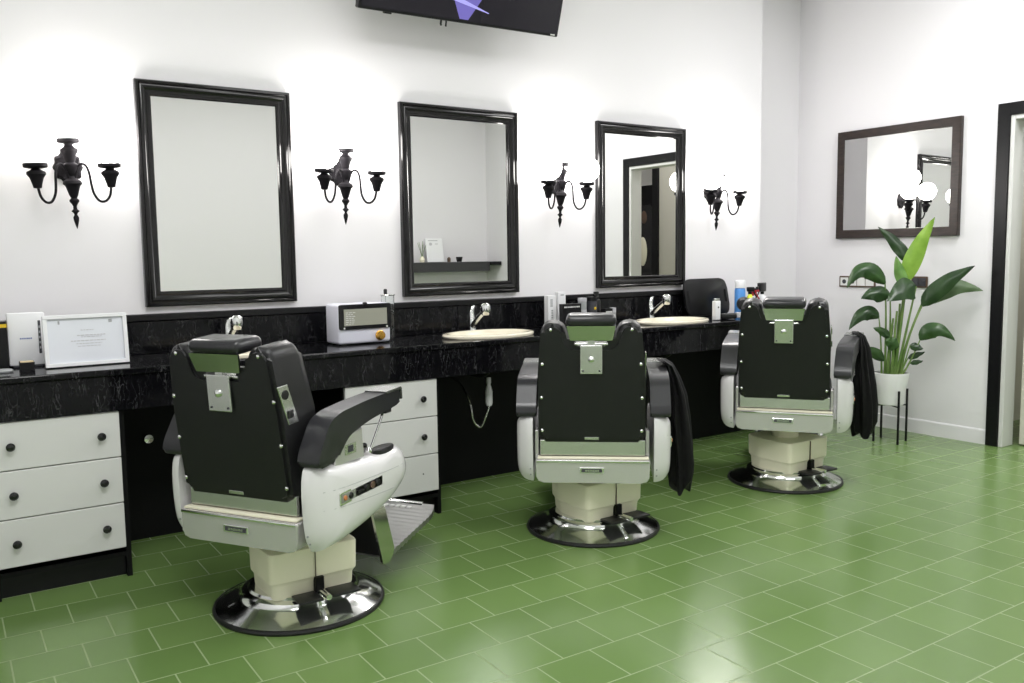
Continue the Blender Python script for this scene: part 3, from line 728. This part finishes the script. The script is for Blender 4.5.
bottle(2.02, 1.24, bprof(.028, .15, .012, .02), 'black_trim', [(.018, .171), (.018, .205), (.001, .206)], 'knob', 'tallest dark bottle with black cap, under the rightmost tall mirror')
carton(2.033, 1.15, .062, .04, .102, 'black_trim', 'small black box with white label in front of tallest dark bottle', [(-.026, .026, .05, .085)], 'whiteprint')
bottle(2.125, 1.2, [(.001, 0), (.02, .001), (.02, .07), (.001, .071)], 'grey', [(.021, .0712), (.021, .10), (.001, .101)], 'lightgrey', 'short grey jar, last right of the cartons behind the middle chair')
# black tray leaning on the splash
c = thing('serving_tray', 'large black rounded tray leaning against the wall at counter end', 'tray', (3.045, 1.235, CT + .005))
c.rotation_euler = (math.radians(-12), 0, 0)
o = MB().prism(round_poly([(-.215, 0), (.215, 0), (.215, .262), (-.215, .262)], .07, 6), -.008, .008, 'y', .005, 2).build('tray_board', 'black_trim', c)
b = MB()
for x in (-.185, .185): b.prism(round_poly([(x - .008, .09), (x + .008, .09), (x + .008, .18), (x - .008, .18)], .007, 3), -.0095, -.0075, 'y')
b.build('handle_slot', 'black_matte', o, smooth=False)
# trimmer standing on end
c = thing('hair_trimmer', 'upright white hair trimmer standing in front of the black tray', 'trimmer', (2.785, .93, CT + .001))
o = MB().box(-.024, .024, -.018, .018, 0, .128, .007, 3).build('trimmer_body', 'whiteplastic', c)
MB().lathe([(.006, -.0182), (.005, -.020), (.001, -.0202)], (0, 0, .085), 12, 'y').build('power_button', 'darkprint', o)
MB().box(-.018, .018, -.012, .012, .1285, .142, .003).build('blade', 'steel', c)
# hair dryer lying right of the tray
c = thing('hair_dryer', 'black hair dryer lying right of the black tray', 'hair dryer', (3.13, 1.0, CT + .05), math.radians(-50))
o = MB().lathe([(.001, -.10), (.03, -.10), (.034, -.06), (.046, -.02), (.049, .03), (.044, .065), (.03, .08), (.001, .083)], (0, 0, .04), 24, 'y').build('dryer_barrel', 'vinyl_grey', c)
MB().lathe([(.022, -.13), (.036, -.128), (.033, -.098), (.022, -.098)], (0, 0, .04), 24, 'y').build('nozzle', 'rubber', o)
MB().tube(crom([(0, .02, .03), (.05, .03, .0), (.11, .03, -.028)], 5), .02, 14).build('dryer_handle', 'vinyl_grey', c)
c = thing('hair_clipper', 'small grey hair clipper lying before the black hair dryer', 'clipper', (2.93, .93, CT + .022), math.radians(-30))
MB().box(-.075, .03, -.022, .022, -.02, .018, .01, 3).build('clipper_body', 'rubber', c)
MB().box(.031, .07, -.021, .021, -.012, .022, .004).build('clipper_head', 'lightgrey', c)

# spray bottles at the end of the counter
def spray(x, y, prof, bm_, trig_m, ztop, label, ang, big=1.):
    c = thing('spray_bottle', label, 'spray bottle', (x, y, CT + .001), ang, 'spray bottles at the end of the counter')
    MB().lathe(prof, n=24).build('bottle_body', bm_, c)
    t = MB(); k = big
    t.lathe([(.013, ztop), (.013, ztop + .018)], n=16)
    t.box(-.012, .012, -.03 * k, .022 * k, ztop + .018, ztop + .018 + .032 * k, .005)
    t.box(-.006, .006, -.048 * k, -.03 * k, ztop + .028, ztop + .028 + .014 * k, .002)
    t = t.build('spray_head', trig_m, c)
    MB().tube([(0, -.026 * k, ztop + .02), (0, -.034 * k, ztop + .0), (0, -.05 * k, ztop - .022)], .005, 8).build('trigger', trig_m, t)
    return c
c = thing('aerosol_can', 'blue aerosol can with a white cap at the end of the counter', 'can', (3.275, 1.16, CT + .001))
MB().lathe([(.001, 0), (.038, .002), (.038, .175), (.033, .19), (.001, .19)], n=28).build('can_body', 'blue', c)
MB().lathe([(.037, .191), (.037, .24), (.033, .246), (.001, .247)], n=28).build('cap', 'whiteplastic', c)
spray(3.245, 1.045, [(.001, 0), (.026, .001), (.027, .095), (.02, .13), (.012, .15), (.001, .15)], 'yellow', 'black_trim', .151, 'yellow spray bottle with black trigger beside the blue aerosol can', math.radians(60))
spray(3.345, 1.11, [(.001, 0), (.026, .001), (.027, .095), (.02, .12), (.012, .132), (.001, .132)], 'whiteplastic', 'red', .133, 'white spray bottle with dark red trigger', math.radians(50))
spray(3.475, 1.13, [(.001, 0), (.034, .001), (.035, .10), (.028, .125), (.013, .14), (.001, .14)], 'whiteplastic', 'black_trim', .141, 'white spray bottle with big black sprayer, last at counter end', math.radians(-75), 2.)

# ------------------------------------------------------------------ switch plates on the right wall
def outlet(y0, y1, z0, z1, label, inner):
    c = thing('wall_socket', label, 'socket', (XR - .001, (y0 + y1) / 2, (z0 + z1) / 2), -PI / 2, 'socket plates on the right wall')
    w, h = y1 - y0, z1 - z0
    o = MB().prism(round_poly([(-w / 2, -h / 2), (w / 2, -h / 2), (w / 2, h / 2), (-w / 2, h / 2)], .008, 3), -.009, 0, 'y', .002, 1).build('plate', 'brown', c, smooth=False)
    n = inner; s = (w - .02) / n
    for k in range(n):
        x = -w / 2 + .01 + s * (k + .5)
        q = MB().box(x - s * .46, x + s * .46, -.0125, -.0092, -h / 2 + .012, h / 2 - .012, .001).build('module', 'whiteprint' if n > 2 else 'darkprint', o, smooth=False)
        if k < 2: MB().lathe([(.017, -.0126), (.016, -.0145), (.001, -.0135)], (x, 0, 0), 18, 'y').build('socket_hole', 'darkprint', q)
outlet(.853, 1.165, 1.054, 1.140, 'long brown-edged socket plate on right wall, left of the plant', 4)
outlet(.442, .566, 1.062, 1.143, 'short dark socket plate on right wall behind the plant', 2)

# ------------------------------------------------------------------ plant in a white pot on a black stand
PC = (4.02, .45)
st = thing('plant_stand', 'thin black metal plant stand with four legs by right wall', 'plant stand', (PC[0], PC[1], 0))
LG = [(-.084, .068), (.057, .102), (-.065, -.104), (.092, -.068)]
for x, y in LG: MB().box(x - .006, x + .006, y - .006, y + .006, 0, .372, .001).build('leg', 'black_trim', st, smooth=False)
b = MB()
for i, j in ((0, 3), (1, 2)): b.tube([(*LG[i], .258), (*LG[j], .258)], .005, 8)
b.build('cross_bar', 'black_trim', st)
pot = thing('plant_pot', 'white round plant pot resting in the black stand', 'plant pot', (PC[0], PC[1], .2655))
MB().lathe([(.001, 0), (.084, 0), (.089, .006), (.094, .09), (.117, .215), (.116, .222), (.109, .222), (.107, .19), (.001, .19)], n=48).build('pot_body', 'pot', pot)
MB().lathe([(.001, .2), (.05, .204), (.1065, .195), (.1065, .1905), (.001, .1905)], n=32).build('soil', 'soil', pot)
plant = thing('bird_of_paradise', 'tall bird of paradise plant with broad green leaves in white pot', 'plant', (PC[0], PC[1], .466))
def blade(pts, width, m, fold=.25, droop=0., roll=0., up=None):
    pts = [Vector(p) - Vector((0, 0, .466)) for p in pts]
    mid = pts[1] * 2 - (pts[0] + pts[2]) * .5
    n = 16; spine = bez(pts[0], mid, pts[2], n); b = MB(); rows = []
    side0 = None
    for i, p in enumerate(spine):
        t = i / n
        a = spine[max(i - 1, 0)]; q = spine[min(i + 1, n)]; tan = (q - a).normalized()
        ref = Vector(up) if up else Vector((-.839, -.545, .35))      # leaves mostly show their face to the room
        side = tan.cross(ref)
        side.normalize(); nor = side.cross(tan).normalized()
        w = width * .5 * (math.sin(PI * min(1, t ** .75 * .98 + .02)) ** .8) * (1 - .25 * t) * 1.12 + .0012
        row = []
        for k in (-1, -.6, -.25, 0, .25, .6, 1):
            wob = .006 * math.sin(t * 17 + k * 3) * abs(k)
            row.append(p + side * (w * k) + nor * (-abs(k) ** 1.4 * w * fold + wob))
        rows.append(row)
    V = [[b.bm.verts.new(q) for q in r] for r in rows]
    for r0, r1 in zip(V, V[1:]):
        for k in range(6): b.bm.faces.new((r0[k], r0[k + 1], r1[k + 1], r1[k]))
    o = b.build('leaf', m, plant, angle=80)
    return o, pts[0]
def stalk(base, end, bend, r=.007, leafo=None):
    b0 = Vector((base[0], base[1], .0)); e = Vector(end)
    mid = (b0 + e) * .5 + Vector(bend); pts = bez(b0, mid, e, 10)
    MB().tube(pts, r, 8, radii=[r * (1.25 - .6 * i / 10) for i in range(11)]).build('stem', 'stem', plant)
LV = [([[.039, -.06, 1.115], [.059, -.127, 1.332], [.089, -.229, 1.55]], .115, 'leaf_bright', .18, (.01, -.02), (0, 0, 0), .010),
      ([[.118, -.035, 1.251], [.088, .048, 1.383], [.041, .158, 1.497]], .085, 'leaf_dark', .5, (.03, .01), (.02, 0, .05), .008),
      ([[.017, -.081, 1.075], [-.013, -.053, 1.184], [-.037, -.035, 1.294]], .075, 'leaf_pale', .6, (-.01, -.03), (0, 0, 0), .009),
      ([[-.03, .046, 1.101], [-.138, .139, 1.205], [-.229, .206, 1.076]], .12, 'leaf', .45, (-.03, .03), (.02, 0, .1), .007),
      ([[-.028, .007, 1.012], [-.102, .066, 1.041], [-.179, .129, 1.001]], .115, 'leaf_dark', .5, (-.02, .01), (.02, 0, .1), .007),
      ([[.04, -.14, 1.085], [-.05, -.115, 1.07], [-.175, -.065, .99]], .165, 'leaf_dark', .25, (0, -.04), (.03, 0, .1), .008),
      ([[.081, -.162, .952], [.138, -.286, 1.109], [.233, -.433, 1.222]], .115, 'leaf_dark', .35, (.03, -.05), (-.03, .03, 0), .008),
      ([[.133, -.131, .969], [.243, -.263, 1.079], [.351, -.43, 1.052]], .135, 'leaf_under', .4, (.04, -.03), (-.02, .02, 0), .008),
      ([[-.065, .063, .866], [-.143, .128, .902], [-.219, .19, .784]], .105, 'leaf_dark', .5, (-.05, .04), (.01, 0, .06), .006),
      ([[.061, -.168, .721], [.096, -.258, .80], [.160, -.356, .722]], .11, 'leaf', .45, (.03, -.06), (0, 0, -.03), .006),
      ([[-.06, -.091, .676], [-.11, -.069, .705], [-.151, -.043, .726]], .09, 'leaf', .4, (-.03, -.05), (0, 0, 0), .005),
      ([[.02, -.122, .686], [.043, -.158, .674], [.064, -.19, .661]], .055, 'leaf_dark', .4, (.0, -.07), (0, 0, 0), .005),
      ([[-.051, .024, .568], [-.112, .063, .633], [-.167, .111, .646]], .075, 'leaf', .5, (-.04, .02), (0, 0, 0), .005),
      ([[-.033, -.005, .73], [-.069, .034, .778], [-.109, .077, .798]], .055, 'leaf', .4, (-.03, .0), (0, 0, 0), .005),
      ([[.039, -.097, .593], [.058, -.145, .617], [.088, -.191, .639]], .04, 'leaf_dark', .4, (.02, -.05), (0, 0, 0), .005),
      ([[.047, -.109, .559], [.062, -.151, .569], [.082, -.182, .577]], .032, 'leaf_dark', .4, (.03, -.05), (0, 0, 0), .005)]
for pts, w, m, fold, base, bend, r in LV:
    o, e = blade(pts, w, m, fold)
    stalk(base, e, bend, r)
for k in range(5):
    a = k * 1.3
    bx0, by0 = .025 * math.cos(a), .025 * math.sin(a)
    MB().tube(bez((bx0, by0, 0), (bx0 * 1.2, by0 * 1.2, .12), (bx0 * .6 + .01 * k - .02, by0 * .6 - .02, .30 + .05 * k), 8), .011, 8, radii=[.014 - .0009 * i for i in range(9)]).build('stem', 'stem', plant)

# ------------------------------------------------------------------ what the mirrors show: ledge behind the camera, hall beyond the door
sh = thing('wall_ledge', 'black ledge on the opposite wall, seen in the middle tall mirror', 'shelf', (0, 0, 0))
MB().box(2.3, 4.28, YF + .001, YF + .30, 1.15, 1.265, .004).build('ledge_board', 'grey', sh, smooth=False).data.materials[0] = bump(mat('charcoal_laminate', (.035, .035, .037), .4), 40, .05)
MB().box(4.281, 4.42, YF + .001, YF + .34, 1.22, 1.265, .004).build('ledge_return', 'black_trim', sh, smooth=False)
c = thing('framed_poster', 'white notice leaning on the black ledge, seen in middle mirror', 'poster', (3.62, YF + .12, 1.267), PI)
c.rotation_euler = (math.radians(-10), math.radians(0), PI)
o = MB().box(-.115, .115, -.008, .008, 0, .285, .002).build('board', 'whiteplastic', c, smooth=False)
b = MB(); b.box(-.05, .08, -.0095, -.0082, .255, .263); b.box(-.05, -.01, -.0095, -.0082, .215, .222); b.build('print_lines', 'grey', o, smooth=False)
MB().prism(round_poly([(.03, .2), (.07, .2), (.07, .235), (.03, .235)], .015, 3), -.0095, -.0082, 'y').build('emblem', 'lightgrey', o, smooth=False)
o = MB().lathe([(.001, 0), (.03, 0), (.042, .055), (.04, .06), (.001, .05)], n=20).build('black_bowl', 'black_trim'); o.location = (3.93, YF + .15, 1.267); tag(o, 'small black bowl on the ledge, seen in the middle mirror', 'bowl')
o = MB().lathe([(.001, 0), (.02, 0), (.022, .04), (.012, .055), (.001, .06)], n=16).build('wooden_pot', 'brown'); o.location = (3.78, YF + .16, 1.267); tag(o, 'little brown wooden pot beside the leaning notice, seen in mirror', 'pot')
c = thing('vase_of_stems', 'pale vase with dried stems on the ledge, seen in the middle mirror', 'vase', (3.42, YF + .15, 1.267))
MB().lathe([(.001, 0), (.025, 0), (.034, .03), (.02, .06), (.022, .07), (.001, .06)], n=18).build('vase_body', 'cream', c)
b = MB()
for k in range(7):
    a = k * .9; b.tube([(0, 0, .06), (.02 * math.cos(a), .02 * math.sin(a), .13), (.05 * math.cos(a), .05 * math.sin(a), .19 + .01 * k)], .0025, 6)
b.build('stem', 'stem', c)
# hall cabinet
c = thing('hall_cabinet', 'tall black cabinet beyond the doorway, seen in the rightmost tall mirror', 'cabinet', (5.6, -2.02, 0), -PI / 2)
o = MB().box(-.22, .22, 0, .5, 0, 2.13, .006).build('cabinet_body', 'black_matte', c, smooth=False)
dd = MB().prism(round_poly([(-.19, .1), (.185, .1), (.185, 1.9), (-.19, 1.9)], .05, 4), -.016, -.001, 'y', .004, 2).build('door', 'knob', c, smooth=False)
MB().lathe([(1, -.017), (.9, -.022), (.01, -.023)], (-.03, 0, 1.36), 28, 'y', .075, .17).build('cream_plaque', 'cream', dd)
MB().lathe([(1, -.017), (.9, -.022), (.01, -.023)], (-.05, 0, 1.76), 28, 'y', .05, .075).build('round_plaque', 'brown', dd)
o = MB().box(5.58, 5.66, -1.83, -1.74, 0, 2.5).build('trim_4', 'black_trim', smooth=False); struct(o)
struct(MB().box(5.61, 5.65, -1.739, .298, 0, 2.32).build('wall_hall_partition', 'hall', smooth=False))

# ------------------------------------------------------------------ light
def area(name, loc, rot, sx_, sy_, power, color=(1, 1, 1)):
    l = bpy.data.lights.new(name, 'AREA'); l.shape = 'RECTANGLE'; l.size = sx_; l.size_y = sy_; l.energy = power; l.color = color
    o = bpy.data.objects.new(name, l); COL.objects.link(o); o.location = loc; o.rotation_euler = rot; return o
area('ceiling_light_front_left', (-1.3, -1.9, 3.36), (0, 0, 0), 1.2, .9, 64)
area('ceiling_light_front_middle', (1.3, -2.0, 3.36), (0, 0, 0), 1.2, .9, 25)
area('ceiling_light_front_right', (3.3, -1.6, 3.36), (0, 0, 0), .9, .9, 25)
area('ceiling_light_back_left', (-.2, -.75, 3.36), (0, 0, 0), 1.2, .9, 20)
area('ceiling_light_back_right', (3.3, -.6, 3.36), (0, 0, 0), .9, .9, 46)
area('ceiling_light_hall', (5.4, -.9, 3.36), (0, 0, 0), .8, .8, 45)
w = bpy.data.worlds.new('world'); scene.world = w; w.use_nodes = True
w.node_tree.nodes['Background'].inputs['Color'].default_value = (.8, .85, .9, 1); w.node_tree.nodes['Background'].inputs['Strength'].default_value = .3

# ------------------------------------------------------------------ camera
yaw, pitch, roll = (math.radians(a) for a in (34.2014, 5.59334, -.7773))
fw = Vector((math.sin(yaw) * math.cos(pitch), math.cos(yaw) * math.cos(pitch), -math.sin(pitch)))
rt = Vector((math.cos(yaw), -math.sin(yaw), 0)); up = rt.cross(fw)
rt2 = rt * math.cos(roll) + up * math.sin(roll); up2 = up * math.cos(roll) - rt * math.sin(roll)
cd = bpy.data.cameras.new('camera'); cam = bpy.data.objects.new('camera', cd); COL.objects.link(cam)
m4 = Matrix((rt2, up2, -fw)).transposed().to_4x4(); m4.translation = Vector((-1.55602, -3.06263, 1.33025)); cam.matrix_world = m4
cd.sensor_width = 36; cd.lens = 874.917 / 1024 * 36; cd.clip_start = .05
scene.camera = cam
scene.view_settings.view_transform = 'Standard'; scene.view_settings.look = 'None'
scene.view_settings.exposure = -.02; scene.view_settings.gamma = 1.
cy = scene.cycles
cy.use_denoising = True; cy.max_bounces = 10; cy.diffuse_bounces = 5; cy.glossy_bounces = 6; cy.transmission_bounces = 8
cy.sample_clamp_indirect = 8
